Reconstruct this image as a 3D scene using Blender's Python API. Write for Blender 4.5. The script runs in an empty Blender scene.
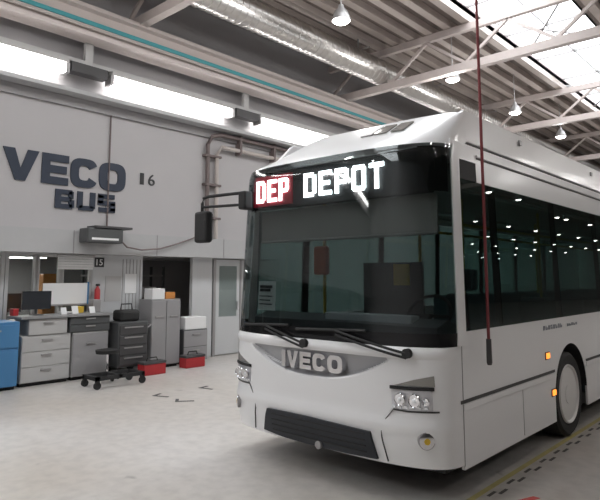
import bpy, bmesh, math, random
from mathutils import Vector, Matrix
random.seed(7)
C = bpy.context.scene.collection
PI = math.pi

# ------------------------------------------------------------------ materials
def nodes(name):
    m = bpy.data.materials.new(name); m.use_nodes = True
    return m, m.node_tree, m.node_tree.nodes['Principled BSDF']

def mat(name, col, rough=.5, metal=0., noise=0., nscale=8., bump=0., coat=0., spec=.5):
    m, nt, b = nodes(name)
    b.inputs['Base Color'].default_value = (*col, 1)
    b.inputs['Roughness'].default_value = rough
    b.inputs['Metallic'].default_value = metal
    b.inputs['Coat Weight'].default_value = coat
    b.inputs['Coat Roughness'].default_value = .15
    b.inputs['Specular IOR Level'].default_value = spec
    if noise or bump:
        tc = nt.nodes.new('ShaderNodeTexCoord'); nz = nt.nodes.new('ShaderNodeTexNoise')
        nz.inputs['Scale'].default_value = nscale; nz.inputs['Detail'].default_value = 5
        nt.links.new(tc.outputs['Object'], nz.inputs['Vector'])
        if noise:
            mx = nt.nodes.new('ShaderNodeMix'); mx.data_type = 'RGBA'
            mx.inputs[6].default_value = (*[c*(1-noise) for c in col], 1)
            mx.inputs[7].default_value = (*[min(1, c*(1+noise)) for c in col], 1)
            nt.links.new(nz.outputs['Fac'], mx.inputs[0]); nt.links.new(mx.outputs[2], b.inputs['Base Color'])
        if bump:
            bp = nt.nodes.new('ShaderNodeBump'); bp.inputs['Strength'].default_value = bump
            nt.links.new(nz.outputs['Fac'], bp.inputs['Height']); nt.links.new(bp.outputs['Normal'], b.inputs['Normal'])
    return m

def emit(name, col, s):
    m, nt, b = nodes(name)
    b.inputs['Base Color'].default_value = (*col, 1)
    b.inputs['Emission Color'].default_value = (*col, 1)
    b.inputs['Emission Strength'].default_value = s
    return m

def glass(name, tint, ior=1.5, rough=.01):
    m = bpy.data.materials.new(name); m.use_nodes = True
    nt = m.node_tree; nt.nodes.clear()
    o = nt.nodes.new('ShaderNodeOutputMaterial'); mx = nt.nodes.new('ShaderNodeMixShader')
    t = nt.nodes.new('ShaderNodeBsdfTransparent'); t.inputs[0].default_value = (*tint, 1)
    g = nt.nodes.new('ShaderNodeBsdfGlossy'); g.inputs['Roughness'].default_value = rough
    lw = nt.nodes.new('ShaderNodeLayerWeight'); lw.inputs['Blend'].default_value = .5
    pw = nt.nodes.new('ShaderNodeMath'); pw.operation = 'POWER'; pw.inputs[1].default_value = 4.5
    f = nt.nodes.new('ShaderNodeMapRange'); r0 = ((ior-1)/(ior+1))**2; f.inputs[3].default_value = r0
    nt.links.new(lw.outputs['Facing'], pw.inputs[0]); nt.links.new(pw.outputs[0], f.inputs[0])
    nt.links.new(f.outputs[0], mx.inputs[0]); nt.links.new(t.outputs[0], mx.inputs[1])
    nt.links.new(g.outputs[0], mx.inputs[2]); nt.links.new(mx.outputs[0], o.inputs[0])
    return m

def floor_mat():
    m, nt, b = nodes('floor_epoxy')
    N = nt.nodes.new; L = nt.links.new
    tc = N('ShaderNodeTexCoord')
    n1 = N('ShaderNodeTexNoise'); n1.inputs['Scale'].default_value = .45; n1.inputs['Detail'].default_value = 6
    n2 = N('ShaderNodeTexNoise'); n2.inputs['Scale'].default_value = 7; n2.inputs['Detail'].default_value = 8
    n3 = N('ShaderNodeTexNoise'); n3.inputs['Scale'].default_value = 3.2; n3.inputs['Detail'].default_value = 2
    for n in (n1, n2, n3): L(tc.outputs['Object'], n.inputs['Vector'])
    r1 = N('ShaderNodeValToRGB')
    r1.color_ramp.elements[0].position = .3; r1.color_ramp.elements[0].color = (.47, .43, .385, 1)
    r1.color_ramp.elements[1].position = .7; r1.color_ramp.elements[1].color = (.585, .565, .55, 1)
    L(n1.outputs['Fac'], r1.inputs['Fac'])
    r2 = N('ShaderNodeValToRGB')
    r2.color_ramp.elements[0].position = .25; r2.color_ramp.elements[0].color = (.80, .80, .80, 1)
    r2.color_ramp.elements[1].position = .6; r2.color_ramp.elements[1].color = (1, 1, 1, 1)
    L(n2.outputs['Fac'], r2.inputs['Fac'])
    r3 = N('ShaderNodeValToRGB')                                   # small dark scuffs
    r3.color_ramp.elements[0].position = .2; r3.color_ramp.elements[0].color = (.55, .55, .55, 1)
    r3.color_ramp.elements[1].position = .27; r3.color_ramp.elements[1].color = (1, 1, 1, 1)
    L(n3.outputs['Fac'], r3.inputs['Fac'])
    m1 = N('ShaderNodeMix'); m1.data_type = 'RGBA'; m1.blend_type = 'MULTIPLY'; m1.inputs[0].default_value = 1
    m2 = N('ShaderNodeMix'); m2.data_type = 'RGBA'; m2.blend_type = 'MULTIPLY'; m2.inputs[0].default_value = 1
    L(r1.outputs[0], m1.inputs[6]); L(r2.outputs[0], m1.inputs[7])
    L(m1.outputs[2], m2.inputs[6]); L(r3.outputs[0], m2.inputs[7]); L(m2.outputs[2], b.inputs['Base Color'])
    mr = N('ShaderNodeMapRange'); mr.inputs[3].default_value = .28; mr.inputs[4].default_value = .45
    L(n2.outputs['Fac'], mr.inputs[0]); L(mr.outputs[0], b.inputs['Roughness'])
    return m

M = dict(
    floor=floor_mat(),
    wall=mat('wall_paint', (.47, .455, .46), .7, noise=.04, nscale=1.5),
    wall_dark=mat('wall_upper_grey', (.33, .32, .325), .6, noise=.05, nscale=2),
    fascia=mat('fascia_panel', (.43, .43, .435), .55, noise=.03),
    deck=mat('roof_deck', (.15, .122, .108), .55, noise=.15, nscale=2),
    rib=mat('roof_rib', (.40, .345, .315), .45, noise=.1, nscale=2),
    truss=mat('truss_paint', (.48, .42, .40), .5, noise=.08),
    beam=mat('beam_paint', (.62, .555, .53), .5, noise=.05, nscale=3),
    teal=mat('teal_stripe', (.07, .36, .40), .45),
    duct=mat('galvanised', (.62, .60, .58), .28, 1., noise=.1, nscale=6),
    steel=mat('grey_steel', (.38, .37, .37), .45, .6),
    darksteel=mat('dark_steel', (.06, .058, .06), .5),
    pipe=mat('brown_pipe', (.16, .125, .12), .5),
    palepipe=mat('pale_pipe', (.50, .45, .42), .5),
    tube=emit('lamp_tube', (1, .97, .95), 12),
    pend=emit('pendant_lens', (1, .97, .92), 15),
    sky=emit('skylight_sheet', (.93, .97, 1.0), 2.2),
    white=mat('bus_white', (.82, .82, .83), .3, coat=.4),
    recess_shade=mat('grille_shade', (.40, .40, .415), .4, coat=.3),  # shade of the grille hollow as a grey colour
    black=mat('gloss_black', (.012, .012, .013), .12),
    matt=mat('matt_black', (.016, .016, .017), .7),
    panel=mat('bumper_grille', (.018, .021, .028), .5),
    rubber=mat('rubber', (.02, .02, .02), .75, bump=.1, nscale=60),
    chrome=mat('chrome', (.8, .8, .82), .1, 1.),
    seam=mat('seam_dark', (.07, .068, .068), .6),
    seam2=mat('seam_soft', (.30, .29, .29), .6),
    rim=mat('wheel_white', (.74, .73, .72), .35, coat=.3),
    silver=mat('lamp_silver', (.66, .66, .69), .28, .7),
    lens=mat('lens_clear', (.85, .87, .9), .05, .3),
    brow=mat('lens_smoked', (.30, .29, .27), .12, .2),
    amber=emit('amber_lens', (1, .30, .04), 1.1),
    led=emit('led_white', (.97, .98, 1), 9),
    ledred=emit('led_red', (.45, .01, .03), .10),
    wind=glass('windscreen_glass', (.60, .64, .64), 1.58),
    tint=glass('side_glass', (.48, .60, .58), 1.6),
    clear=glass('office_glass', (.80, .83, .82), 1.45),
    dash=mat('dash_grey', (.48, .48, .50), .5),
    inter=mat('interior_dark', (.09, .09, .095), .7),
    interlt=mat('interior_panel', (.30, .28, .27), .6),
    blind=mat('sun_blind', (.40, .36, .34), .7),
    seat=mat('seat_fabric', (.05, .11, .13), .85, noise=.3, nscale=30),
    orange=mat('orange_red_matte', (.85, .13, .04), .7),
    yellow=mat('yellow_rail', (.70, .46, .05), .35),
    navy=mat('sign_navy', (.022, .032, .055), .5),
    black_sign=mat('sign_black', (.03, .03, .032), .5),
    cab=mat('cabinet_grey', (.46, .455, .45), .45),
    cabdark=mat('drawer_dark', (.075, .078, .08), .45),
    cabmid=mat('cabinet_mid', (.30, .295, .30), .5),
    top=mat('bench_top', (.26, .26, .26), .5),
    paper=mat('paper_white', (.80, .80, .80), .8),
    red=mat('red_paint', (.42, .025, .03), .4),
    blue=mat('blue_paint', (.06, .20, .40), .4),
    redcable=mat('cable_red', (.20, .035, .04), .5),
    screen=mat('screen_dark', (.02, .024, .03), .15),
    door=mat('door_pale', (.56, .57, .58), .4),
    yline=mat('line_yellow', (.48, .42, .17), .5, noise=.25, nscale=9),
    redline=mat('line_red', (.55, .06, .05), .5),
    dashb=mat('line_black', (.08, .075, .07), .55),
    orangebox=mat('box_orange', (.55, .22, .05), .6),
    text=mat('text_grey', (.16, .19, .24), .5),
)

# ------------------------------------------------------------------ mesh helpers
class MB:
    def __init__(s): s.b = bmesh.new()
    def box(s, x0, x1, y0, y1, z0, z1):
        v = [s.b.verts.new(p) for p in ((x0,y0,z0),(x1,y0,z0),(x1,y1,z0),(x0,y1,z0),(x0,y0,z1),(x1,y0,z1),(x1,y1,z1),(x0,y1,z1))]
        for f in ((3,2,1,0),(4,5,6,7),(0,1,5,4),(1,2,6,5),(2,3,7,6),(3,0,4,7)): s.b.faces.new([v[i] for i in f])
        return s
    def bar(s, p, q, w, h=None):
        h = h or w; p = Vector(p); q = Vector(q); d = (q-p).normalized()
        up = Vector((0,0,1)) if abs(d.z) < .95 else Vector((1,0,0))
        a = d.cross(up).normalized()*w/2; b = a.cross(d).normalized()*h/2
        v = [s.b.verts.new(o+i*a+j*b) for o in (p,q) for i,j in ((-1,-1),(1,-1),(1,1),(-1,1))]
        for f in ((3,2,1,0),(4,5,6,7),(0,1,5,4),(1,2,6,5),(2,3,7,6),(3,0,4,7)): s.b.faces.new([v[i] for i in f])
        return s
    def tube(s, pts, r, n=10, cap=True):
        pts = [Vector(p) for p in pts]; rings = []
        for i, p in enumerate(pts):
            d = (pts[min(i+1, len(pts)-1)]-pts[max(i-1, 0)]).normalized()
            up = Vector((0,0,1)) if abs(d.z) < .9 else Vector((1,0,0))
            a = d.cross(up).normalized(); b = a.cross(d)
            rr = r[i] if isinstance(r, (list, tuple)) else r
            rings.append([s.b.verts.new(p+rr*(math.cos(2*PI*k/n)*a+math.sin(2*PI*k/n)*b)) for k in range(n)])
        for A, B in zip(rings, rings[1:]):
            for k in range(n): s.b.faces.new((A[k], A[(k+1)%n], B[(k+1)%n], B[k]))
        if cap:
            s.b.faces.new(rings[0][::-1]); s.b.faces.new(rings[-1])
        return s
    def lathe(s, prof, c, axis='x', n=40):
        """prof: list of (along, radius)"""
        c = Vector(c); rings = []
        for a, r in prof:
            ring = []
            for k in range(n):
                u, v = r*math.cos(2*PI*k/n), r*math.sin(2*PI*k/n)
                o = {'x': (a,u,v), 'y': (u,a,v), 'z': (u,v,a)}[axis]
                ring.append(s.b.verts.new(c+Vector(o)))
            rings.append(ring)
        for A, B in zip(rings, rings[1:]):
            for k in range(n): s.b.faces.new((A[k], A[(k+1)%n], B[(k+1)%n], B[k]))
        s.b.faces.new(rings[0]); s.b.faces.new(rings[-1])
        return s
    def poly(s, pts, d):
        """extruded polygon; d = extrusion vector"""
        d = Vector(d)
        A = [s.b.verts.new(p) for p in pts]; B = [s.b.verts.new(Vector(p)+d) for p in pts]
        s.b.faces.new(A); s.b.faces.new(B[::-1]); n = len(A)
        for i in range(n): s.b.faces.new((A[i], B[i], B[(i+1)%n], A[(i+1)%n]))
        return s
    def grid(s, rows):
        V = [[s.b.verts.new(p) for p in r] for r in rows]
        for a, b in zip(V, V[1:]):
            for i in range(len(a)-1): s.b.faces.new((a[i], a[i+1], b[i+1], b[i]))
        return s
    def build(s, name, m, parent=None, smooth=False, bevel=0, thick=0):
        bmesh.ops.recalc_face_normals(s.b, faces=s.b.faces)
        me = bpy.data.meshes.new(name); s.b.to_mesh(me); s.b.free()
        me.materials.append(M[m] if isinstance(m, str) else m)
        o = bpy.data.objects.new(name, me); C.objects.link(o)
        if smooth:
            for p in me.polygons: p.use_smooth = True
        if thick:
            md = o.modifiers.new('s', 'SOLIDIFY'); md.thickness = thick; md.offset = 0
        if bevel:
            md = o.modifiers.new('b', 'BEVEL'); md.width = bevel; md.segments = 2; md.limit_method = 'ANGLE'
        if smooth:
            md = o.modifiers.new('e', 'EDGE_SPLIT'); md.split_angle = math.radians(40)
        if parent is not None:
            o.parent = parent
            o.matrix_parent_inverse = Matrix.Translation(-Vector(parent.location))
        return o

def tag(o, label=None, cat=None, group=None, kind=None):
    if label: o['label'] = label
    if cat: o['category'] = cat
    if group: o['group'] = group
    if kind: o['kind'] = kind
    return o
def thing(name, label, cat, loc=(0,0,0), group=None):
    o = bpy.data.objects.new(name, None); C.objects.link(o); o.location = loc
    o.empty_display_size = .1
    return tag(o, label, cat, group)
def struct(o): o['kind'] = 'structure'; return o

def dup(root, delta, label=None, group=None):
    def cp(o, par):
        c = o.copy(); C.objects.link(c)
        if par is not None:
            c.parent = par
            c.matrix_parent_inverse = o.matrix_parent_inverse.copy()
        for ch in list(o.children): cp(ch, c)
        return c
    r = cp(root, None); r.location = Vector(root.location)+Vector(delta)
    if label: r['label'] = label
    if group: r['group'] = group
    return r

def text_mesh(s, w, h, depth, bold=.0):
    """text fitted to w x h, centred on the origin, facing local +z"""
    cu = bpy.data.curves.new('t', 'FONT'); cu.body = s; cu.extrude = .1; cu.offset = bold
    cu.align_x = 'LEFT'; cu.resolution_u = 6
    o = bpy.data.objects.new('t', cu); C.objects.link(o)
    bpy.context.view_layer.update()
    me = bpy.data.meshes.new_from_object(o.evaluated_get(bpy.context.evaluated_depsgraph_get()))
    bpy.data.objects.remove(o); bpy.data.curves.remove(cu)
    xs = [v.co.x for v in me.vertices]; ys = [v.co.y for v in me.vertices]
    sx, sy = w/(max(xs)-min(xs)), h/(max(ys)-min(ys)); cx, cy = (max(xs)+min(xs))/2, (max(ys)+min(ys))/2
    for v in me.vertices: v.co = ((v.co.x-cx)*sx, (v.co.y-cy)*sy, v.co.z/.2*depth)
    return me
FACE_X = Matrix(((0,0,1),(1,0,0),(0,1,0)))       # reads along +Y, faces +X
FACE_MY = Matrix(((1,0,0),(0,0,-1),(0,1,0)))     # reads along +X, faces -Y
def text_obj(name, s, w, h, depth, loc, R, m, parent=None, bold=0.):
    me = text_mesh(s, w, h, depth, bold); me.transform(R.to_4x4()); me.transform(Matrix.Translation(loc))
    me.name = name; me.materials.append(M[m])
    o = bpy.data.objects.new(name, me); C.objects.link(o)
    if parent is not None:
        o.parent = parent; o.matrix_parent_inverse = Matrix.Translation(-Vector(parent.location))
    return o

# block lettering (wide bold capitals of the wall sign and the grille), unit square outlines
def block(ch):
    t, u = .30, .25
    B = lambda *r: [[(x0,y0),(x1,y0),(x1,y1),(x0,y1)] for x0,x1,y0,y1 in r]
    def ring(x0, x1, y0, y1, cx, cy, gap=None):
        n = 28; out = []; inn = []
        a0, a1 = (0, 2*PI) if gap is None else (gap, 2*PI-gap)
        f = lambda a, rx, ry: ((x0+x1)/2+rx*math.copysign(abs(math.cos(a))**.62, math.cos(a)), (y0+y1)/2+ry*math.copysign(abs(math.sin(a))**.62, math.sin(a)))
        P = []
        for k in range(n):
            b0 = a0+(a1-a0)*k/n; b1 = a0+(a1-a0)*(k+1)/n
            rx, ry = (x1-x0)/2, (y1-y0)/2
            P.append([f(b0,rx,ry), f(b1,rx,ry), f(b1,rx-cx,ry-cy), f(b0,rx-cx,ry-cy)])
        return P
    if ch == 'I': return B((.0,1,0,1))
    if ch == 'V': return [[(0,1),(.32,1),(.5,.38),(.5,0),(.36,0)], [(1,1),(.68,1),(.5,.38),(.5,0),(.64,0)]]
    if ch == 'E': return B((0,t,0,1),(t,1,0,u),(t,.93,.5-u/2,.5+u/2),(t,1,1-u,1))
    if ch == 'C': return ring(0,1,0,1,t,u,.42)
    if ch == 'O': return ring(0,1,0,1,t,u)
    if ch == 'B': return B((0,t,0,1),(t,.9,0,u),(t,.85,.5-u/2,.5+u/2),(t,.88,1-u,1),(.72,1,.08,.48),(.68,.95,.54,.93))
    if ch == 'U': return B((0,t,.12,1),(1-t,1,.12,1),(.1,.9,0,u))
    if ch == 'S': return B((.05,1,0,u),(0,1,.5-u/2,.5+u/2),(0,.95,1-u,1),(0,t,.45,.92),(1-t,1,.08,.52))
def letter(ch, name, x, z, w, h, put, depth_dir, m, parent, slant=0.):
    """put(u, v) gives a world point; depth_dir is the extrusion"""
    mb = MB()
    for q in block(ch): mb.poly([put(x+(px+slant*py)*w, z+py*h) for px, py in q], depth_dir)
    return mb.build(name, m, parent)

# ================================================================== SETTING
WX = -10.8                                                          # wall plane
fl = struct(MB().box(-14.2, 40, -12, 92, -.2, 0).build('floor', 'floor'))
struct(MB().box(WX-.2, WX, -12, 92, 2.3, 8.6).build('wall_left', 'wall'))
struct(MB().box(WX-.2, WX, 10.6, 92, 0, 2.3).build('wall_left_low', 'wall'))
struct(MB().box(WX, WX+.06, -12, 46, 5.18, 8.4).build('trim_1', 'wall_dark'))  # darker grey upper wall, starting just below the strip lamps
struct(MB().box(40, 40.2, -12, 92, 0, 8.6).build('wall_right', 'wall'))
struct(MB().box(-14.2, 40, 92, 92.2, 0, 8.6).build('wall_far', 'wall'))
struct(MB().box(-14.2, 40, -12.2, -12, 0, 8.6).build('wall_back', 'wall'))
# roof deck with ribs running the length of the hall
SK0, SK1 = -6.2, -4.0
struct(MB().box(-10.9, SK0, -12, 92, 8.4, 8.6).box(SK1, 40, -12, 92, 8.4, 8.6).box(SK0, SK1, 46, 92, 8.4, 8.6).build('ceiling', 'deck'))
mb = MB(); x = -10.5
while x < 12:
    if not (SK0-.1 < x < SK1+.02): mb.box(x, x+.20, -12, 92, 8.22, 8.398)
    x += .52
struct(mb.build('trim_2', 'rib'))
# skylight: a lit sheet above a grid of bars
sk = struct(MB().box(SK0, SK1, -12, 46, 8.66, 8.7).build('window_1', 'sky'))
struct(MB().box(SK0-.06, SK0, -12, 46, 8.4, 8.7).box(SK1, SK1+.06, -12, 46, 8.4, 8.7).build('trim_3', 'truss'))
mb = MB()
for k in range(0, 24): mb.box(SK0+.01, SK1-.01, -11+k*2.4, -11+k*2.4+.04, 8.58, 8.655)
mb.box(-5.1, -5.07, -12, 46, 8.58, 8.655)
o = mb.build('glazing_bar', 'steel', sk); 
mb = MB()
for y in (9.65, 16.55, 23.4):
    mb.bar((SK0+.02, y-3, 8.42), (SK1-.02, y+.3, 8.42), .05).bar((SK1-.02, y-3, 8.42), (SK0+.02, y+.3, 8.42), .05)
mb.build('brace_rod', 'steel', sk)

# trusses across the hall
def truss(y, label):
    t = thing('roof_truss', label, 'roof truss', (0, y, 7.0), 'steel trusses across the hall')
    MB().box(-10.75, 11.9, y-.09, y+.09, 7.0, 7.2).build('bottom_chord', 'truss', t)
    MB().box(-10.75, 11.9, y-.07, y+.07, 8.02, 8.2).build('top_chord', 'truss', t)
    k = 0; x = -10.7; mb = MB()
    while x < 11:
        a, b = ((7.2, 8.02) if k % 2 == 0 else (8.02, 7.2))
        mb.bar((x, y, a), (x+1.1, y, b), .07); x += 1.1; k += 1
    mb.build('web', 'truss', t)
    return t
truss(6.2, 'pale steel truss nearest the camera, above the left lamps')
truss(13.1, 'pale steel truss crossing the round duct and the skylight behind the bus roof')
truss(20.0, 'third pale steel truss away, low behind the bus roof')
truss(27.0, 'farthest pale steel truss at the end of the skylight')
truss(-.7, 'pale steel truss over the camera')

# runway beam along the left wall
t = thing('crane_beam', 'long cream beam with a teal stripe running along the left wall', 'beam', (-10.3, 8, 6.5))
MB().box(-10.42, -10.2, -12, 45, 6.48, 7.0).box(-10.55, -10.05, -12, 45, 6.96, 7.04).box(-10.5, -10.1, -12, 45, 6.44, 6.52).build('web_and_flanges', 'beam', t)
tag(MB().box(-10.2, -10.17, -12, 45, 6.70, 6.78).build('stripe', 'teal', t), 'teal stripe along the beam')
MB().tube([(-10.15, -12, 6.62), (-10.15, 45, 6.62)], .03, 8).build('conduit', 'palepipe', t)
for y in (2.4, 5.45, 9.6, 13.2, 17): MB().box(-10.75, -10.35, y-.05, y+.05, 6.6, 6.75).build('bracket', 'steel', t)

# round duct
dx, dz, dr = -8.85, 7.55, .34
t = thing('air_duct', 'large round silver spiral duct hanging under the roof', 'duct', (dx, 10, dz))
prof = []
y = -12.0
while y < 45:
    prof += [(y, dr), (y+.13, dr), (y+.14, dr+.012), (y+.17, dr+.012)]; y += .18
MB().lathe(prof, (dx, 0, dz), 'y', 28).build('tube', 'duct', t, smooth=True)
for y in (0, 4, 8.2, 12, 16, 20): MB().box(dx-dr-.02, dx+dr+.02, y, y+.04, dz+dr, dz+dr+.03).box(dx-.01, dx+.01, y, y+.04, dz+dr, 8.25).build('hanger', 'steel', t)

# strip lamps along the wall
LX, LZ = -10.5, 5.80
def strip(y0, y1, label, group=None):
    t = thing('strip_light', label, 'strip light', (LX, (y0+y1)/2, LZ), group)
    MB().box(LX-.14, LX+.14, y0, y1, LZ+.10, LZ+.18).build('housing', 'cab', t)
    MB().box(LX-.12, LX+.12, y0+.05, y1-.05, LZ-.07, LZ+.098).build('tube', 'tube', t, bevel=.05)
    for ya in (y0-.02, y1-.05): MB().box(LX-.13, LX+.13, ya, ya+.07, LZ-.09, LZ+.1).build('end_cap', 'steel', t)
    return t
strip(1.55, 4.82, 'glowing white strip light before the first dark junction box on the left wall')
strip(5.72, 8.98, 'glowing white strip light between the two dark junction boxes')
strip(9.86, 12.9, 'glowing white strip light reaching behind the bus roof')
for y in (-2.6, -6.75, -10.9): strip(y, y+3.25, 'glowing strip light of the left wall row beside and behind the camera', 'left wall strip lights')
for y in (14.0, 18.2, 22.4): strip(y, y+3.25, 'glowing strip light of the left wall row hidden behind the bus', 'far left wall strip lights')
t = thing('lamp_trunking', 'pale cable trunking carrying the left wall strip lights', 'trunking', (LX, 6, LZ+.2))
MB().box(LX-.06, LX+.06, -11.9, 30, LZ+.185, LZ+.26).build('rail', 'cab', t)
MB().box(WX+.062, LX+.05, -11.9, 30, LZ-.42, LZ-.34).build('lower_tray', 'fascia', t)
for y0 in (4.86, 9.05):
    MB().box(LX-.11, LX+.11, y0+.02, y0+.78, LZ-.02, LZ+.17).build('junction_box', 'darksteel', t)
    MB().bar((LX, y0+.4, LZ+.26), (LX, y0+.4, 6.44), .16, .1).build('hanger', 'cab', t)

# round pendant lamps
def pend(x, y, label, group=None, z=7.0, lit=True):
    t = thing('pendant_lamp', label, 'pendant lamp', (x, y, z), group)
    MB().lathe([(.30,.05),(.22,.07),(.16,.13),(.06,.17),(-.02,.19),(-.04,.19)], (x,y,z), 'z', 20).build('shade', 'steel', t, smooth=True)
    MB().lathe([(-.045,.165),(-.08,.12),(-.10,.03)], (x,y,z), 'z', 20).build('lens', 'pend', t, smooth=True)
    MB().tube([(x,y,z+.30),(x,y,8.22)], .012, 6).build('rod', 'steel', t)
    if x in (3.0, 8.0) or y > 26: return t
    l = bpy.data.lights.new('pendant_light', 'POINT'); l.energy = 42; l.shadow_soft_size = .16; l.color = (1,.98,.96)
    lo = bpy.data.objects.new('pendant_bulb', l); C.objects.link(lo); lo.parent = t; lo.location = (0,0,-.3)
    return t
names = ['bright round pendant lamp nearest, beside the round duct', 'second bright round pendant lamp, at the far truss',
         'third bright round pendant lamp, just above the bus roof edge', 'farthest bright round pendant lamp, low over the bus roof']
for y, n in zip((8.71, 13.4, 17.5, 21.7), names): pend(-6.83, y, n, 'pendant lamps in the left row')
for y in (.2, 4.4, -4.0): pend(-6.83, y, 'bright round pendant lamp of the left row over the camera', 'pendant lamps above the picture')
far = pend(9.5, 44, 'bright round pendant lamp far off, mirrored in the bus side glass', 'far pendant lamps mirrored in the side glass')
for xx in (5, 9.5, 14, 18.5, 23, 28, 33):
    for y in range(40, 90, 6):
        if (xx, y) != (9.5, 40): dup(far, (xx-9.5, y-44, 0), 'bright round pendant lamp far off, mirrored in the bus side glass')
for xx in (.8, 3.0, 5.2, 8.0):
    for y in (2.5, 9, 13, 17, 21, 25, 29, 33): pend(xx, y, 'bright round pendant lamp over the right hand bays', 'pendant lamps over the right bays')

# conduits on the left wall
t = thing('wall_conduit', 'brown pipes running down and along the left wall', 'pipe', (WX+.1, 8.5, 5))
MB().tube([(WX+.09, 8.46, 2.72),(WX+.09, 8.46, 5.0),(WX+.14, 8.55, 5.2),(WX+.14, 8.8, 5.28),(WX+.14, 20, 5.28)], .05).build('pipe', 'pipe', t, smooth=True)
MB().tube([(WX+.09, 8.74, 2.72),(WX+.09, 8.74, 4.8),(WX+.14, 8.85, 4.98),(WX+.14, 20, 4.98)], .05).build('pipe', 'palepipe', t, smooth=True)
for y in (9.4, 10.6, 11.8, 13): MB().box(WX, WX+.2, y, y+.06, 4.88, 5.36).build('clamp', 'pipe', t)
for z in (3.2, 4.0, 4.7): MB().box(WX, WX+.15, 8.36, 8.84, z, z+.05).build('clamp', 'pipe', t)
tag(MB().tube([(WX+.03, 5.95, 2.72),(WX+.03, 5.95, 5.18)], .018, 6).build('thin_conduit', 'pipe'), 'thin dark conduit rising up the wall right of the big lettering', 'pipe')

# sign lettering
t = thing('wall_sign', 'navy wide capital lettering on the pale left wall', 'lettering', (WX+.01, 5, 3.7))
put = lambda u, v: (WX+.001, u, v)
for ch, y0, y1 in (('I',3.62,3.80),('V',3.87,4.52),('E',4.58,5.10),('C',5.14,5.70),('O',5.74,6.34)):
    letter(ch, 'letter', y0, 3.60, (y1-y0), .585, put, (.03,0,0), 'navy', t)
for ch, y0 in (('B',4.86),('U',5.30),('S',5.74)): letter(ch, 'letter', y0, 3.15, .38, .37, put, (.03,0,0), 'navy', t)
t = thing('bay_number', 'small black number 16 painted on the pale wall', 'number', (WX+.01, 6.9, 3.95))
text_obj('digit', '1', .09, .25, .02, (WX+.009, 6.74, 3.95), FACE_X, 'black_sign', t)
text_obj('digit', '6', .16, .25, .02, (WX+.009, 6.98, 3.95), FACE_X, 'black_sign', t)

# ------------------------------------------------------------------ office front under the sign
struct(MB().box(WX+.001, WX+.55, -11.9, 10.6, 2.27, 2.70).build('trim_4', 'fascia'))
mb = MB()
for y in (3.2, 5.0, 6.8, 8.6): mb.box(WX+.551, WX+.556, y, y+.02, 2.27, 2.70)
struct(mb.build('trim_5', 'seam2'))
PX = -10.72                                                         # glazed front plane
struct(MB().box(-14.2, -14.0, -12, 10.6, 0, 2.3).build('wall_inner', 'cabmid'))
struct(MB().box(-14.2, WX, 10.5, 10.6, 0, 2.3).build('wall_inner_end', 'cab'))
struct(MB().box(-14.2, WX-.2, -12, 10.6, 2.3, 2.4).build('ceiling_inner', 'cab'))
struct(MB().box(PX-.05, PX+.05, -11.9, 5.6, 0, .95).build('trim_12', 'cab'))
struct(MB().box(PX-.05, PX+.05, 5.62, 6.75, 0, 2.27).build('trim_13', 'door'))
struct(MB().box(PX-.05, PX+.05, 8.05, 8.62, 0, 2.27).build('trim_14', 'door'))
for i, (y0, y1) in enumerate(((-2.0,-.1),(0,1.95),(2.05,3.95),(4.02,4.52),(4.56,4.98),(5.02,5.6))):
    w = struct(MB().box(PX-.006, PX+.006, y0+.04, y1-.04, .98, 2.24).build('window_%d' % (i+2), 'clear'))
    MB().box(PX-.05, PX+.05, y0-.03, y0+.03, .95, 2.27).box(PX-.05, PX+.05, y1-.03, y1+.03, .95, 2.27).box(PX-.05, PX+.05, y0+.03, y1-.03, 2.21, 2.268).build('window_frame', 'cab', w)
# pale glazed door right of the pipes
d = struct(MB().box(PX-.03, PX+.03, 8.68, 10.4, .02, 2.25).build('door_1', 'door'))
MB().box(PX+.03, PX+.05, 8.66, 8.74, 0, 2.26).box(PX+.03, PX+.05, 9.5, 9.55, .02, 2.25).build('door_frame', 'steel', d)
MB().box(PX+.031, PX+.036, 8.85, 9.4, .9, 2.1).build('door_pane', 'clear', d)
MB().bar((PX+.055, 9.42, 1.05), (PX+.055, 9.42, 1.25), .03).build('door_handle', 'chrome', d)
# office interior
t = thing('storage_shelf', 'dark metal shelving seen through the open doorway', 'shelf', (-12.6, 7.4, 0))
for z in (.1, .7, 1.3, 1.85): MB().box(-12.9, -12.3, 6.5, 8.4, z, z+.04).build('shelf_board', 'steel', t)
for y in (6.52, 8.36):
    for x in (-12.88, -12.34): MB().box(x, x+.05, y, y+.05, 0, 2.1).build('upright', 'cabdark', t)
for k, (y, z, w, h, m) in enumerate(((6.7,1.34,.4,.3,'cabdark'),(7.2,1.34,.5,.35,'cabmid'),(7.85,1.34,.4,.25,'paper'),(6.75,.74,.5,.4,'cab'),(7.4,.74,.6,.35,'cabdark'))):
    tag(MB().box(-12.8, -12.4, y, y+w, z, z+h).build('storage_box', m, bevel=.01),
        ('dark box at left on the upper shelf in the doorway','grey box in the middle of the upper shelf in the doorway','white box at right on the upper shelf in the doorway','pale box at left on the lower shelf in the doorway','dark box at right on the lower shelf in the doorway')[k], 'box', 'boxes on the doorway shelf')
t = thing('office_desk', 'grey desk inside the glazed office', 'desk', (-12.4, 4, 0))
MB().box(-12.8, -11.15, 2.4, 5.6, .94, .979).build('tabletop', 'cab', t)
for y in (2.5, 5.5): MB().box(-12.75, -12.05, y-.03, y+.03, 0, .94).build('side_panel', 'cabmid', t)
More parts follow.
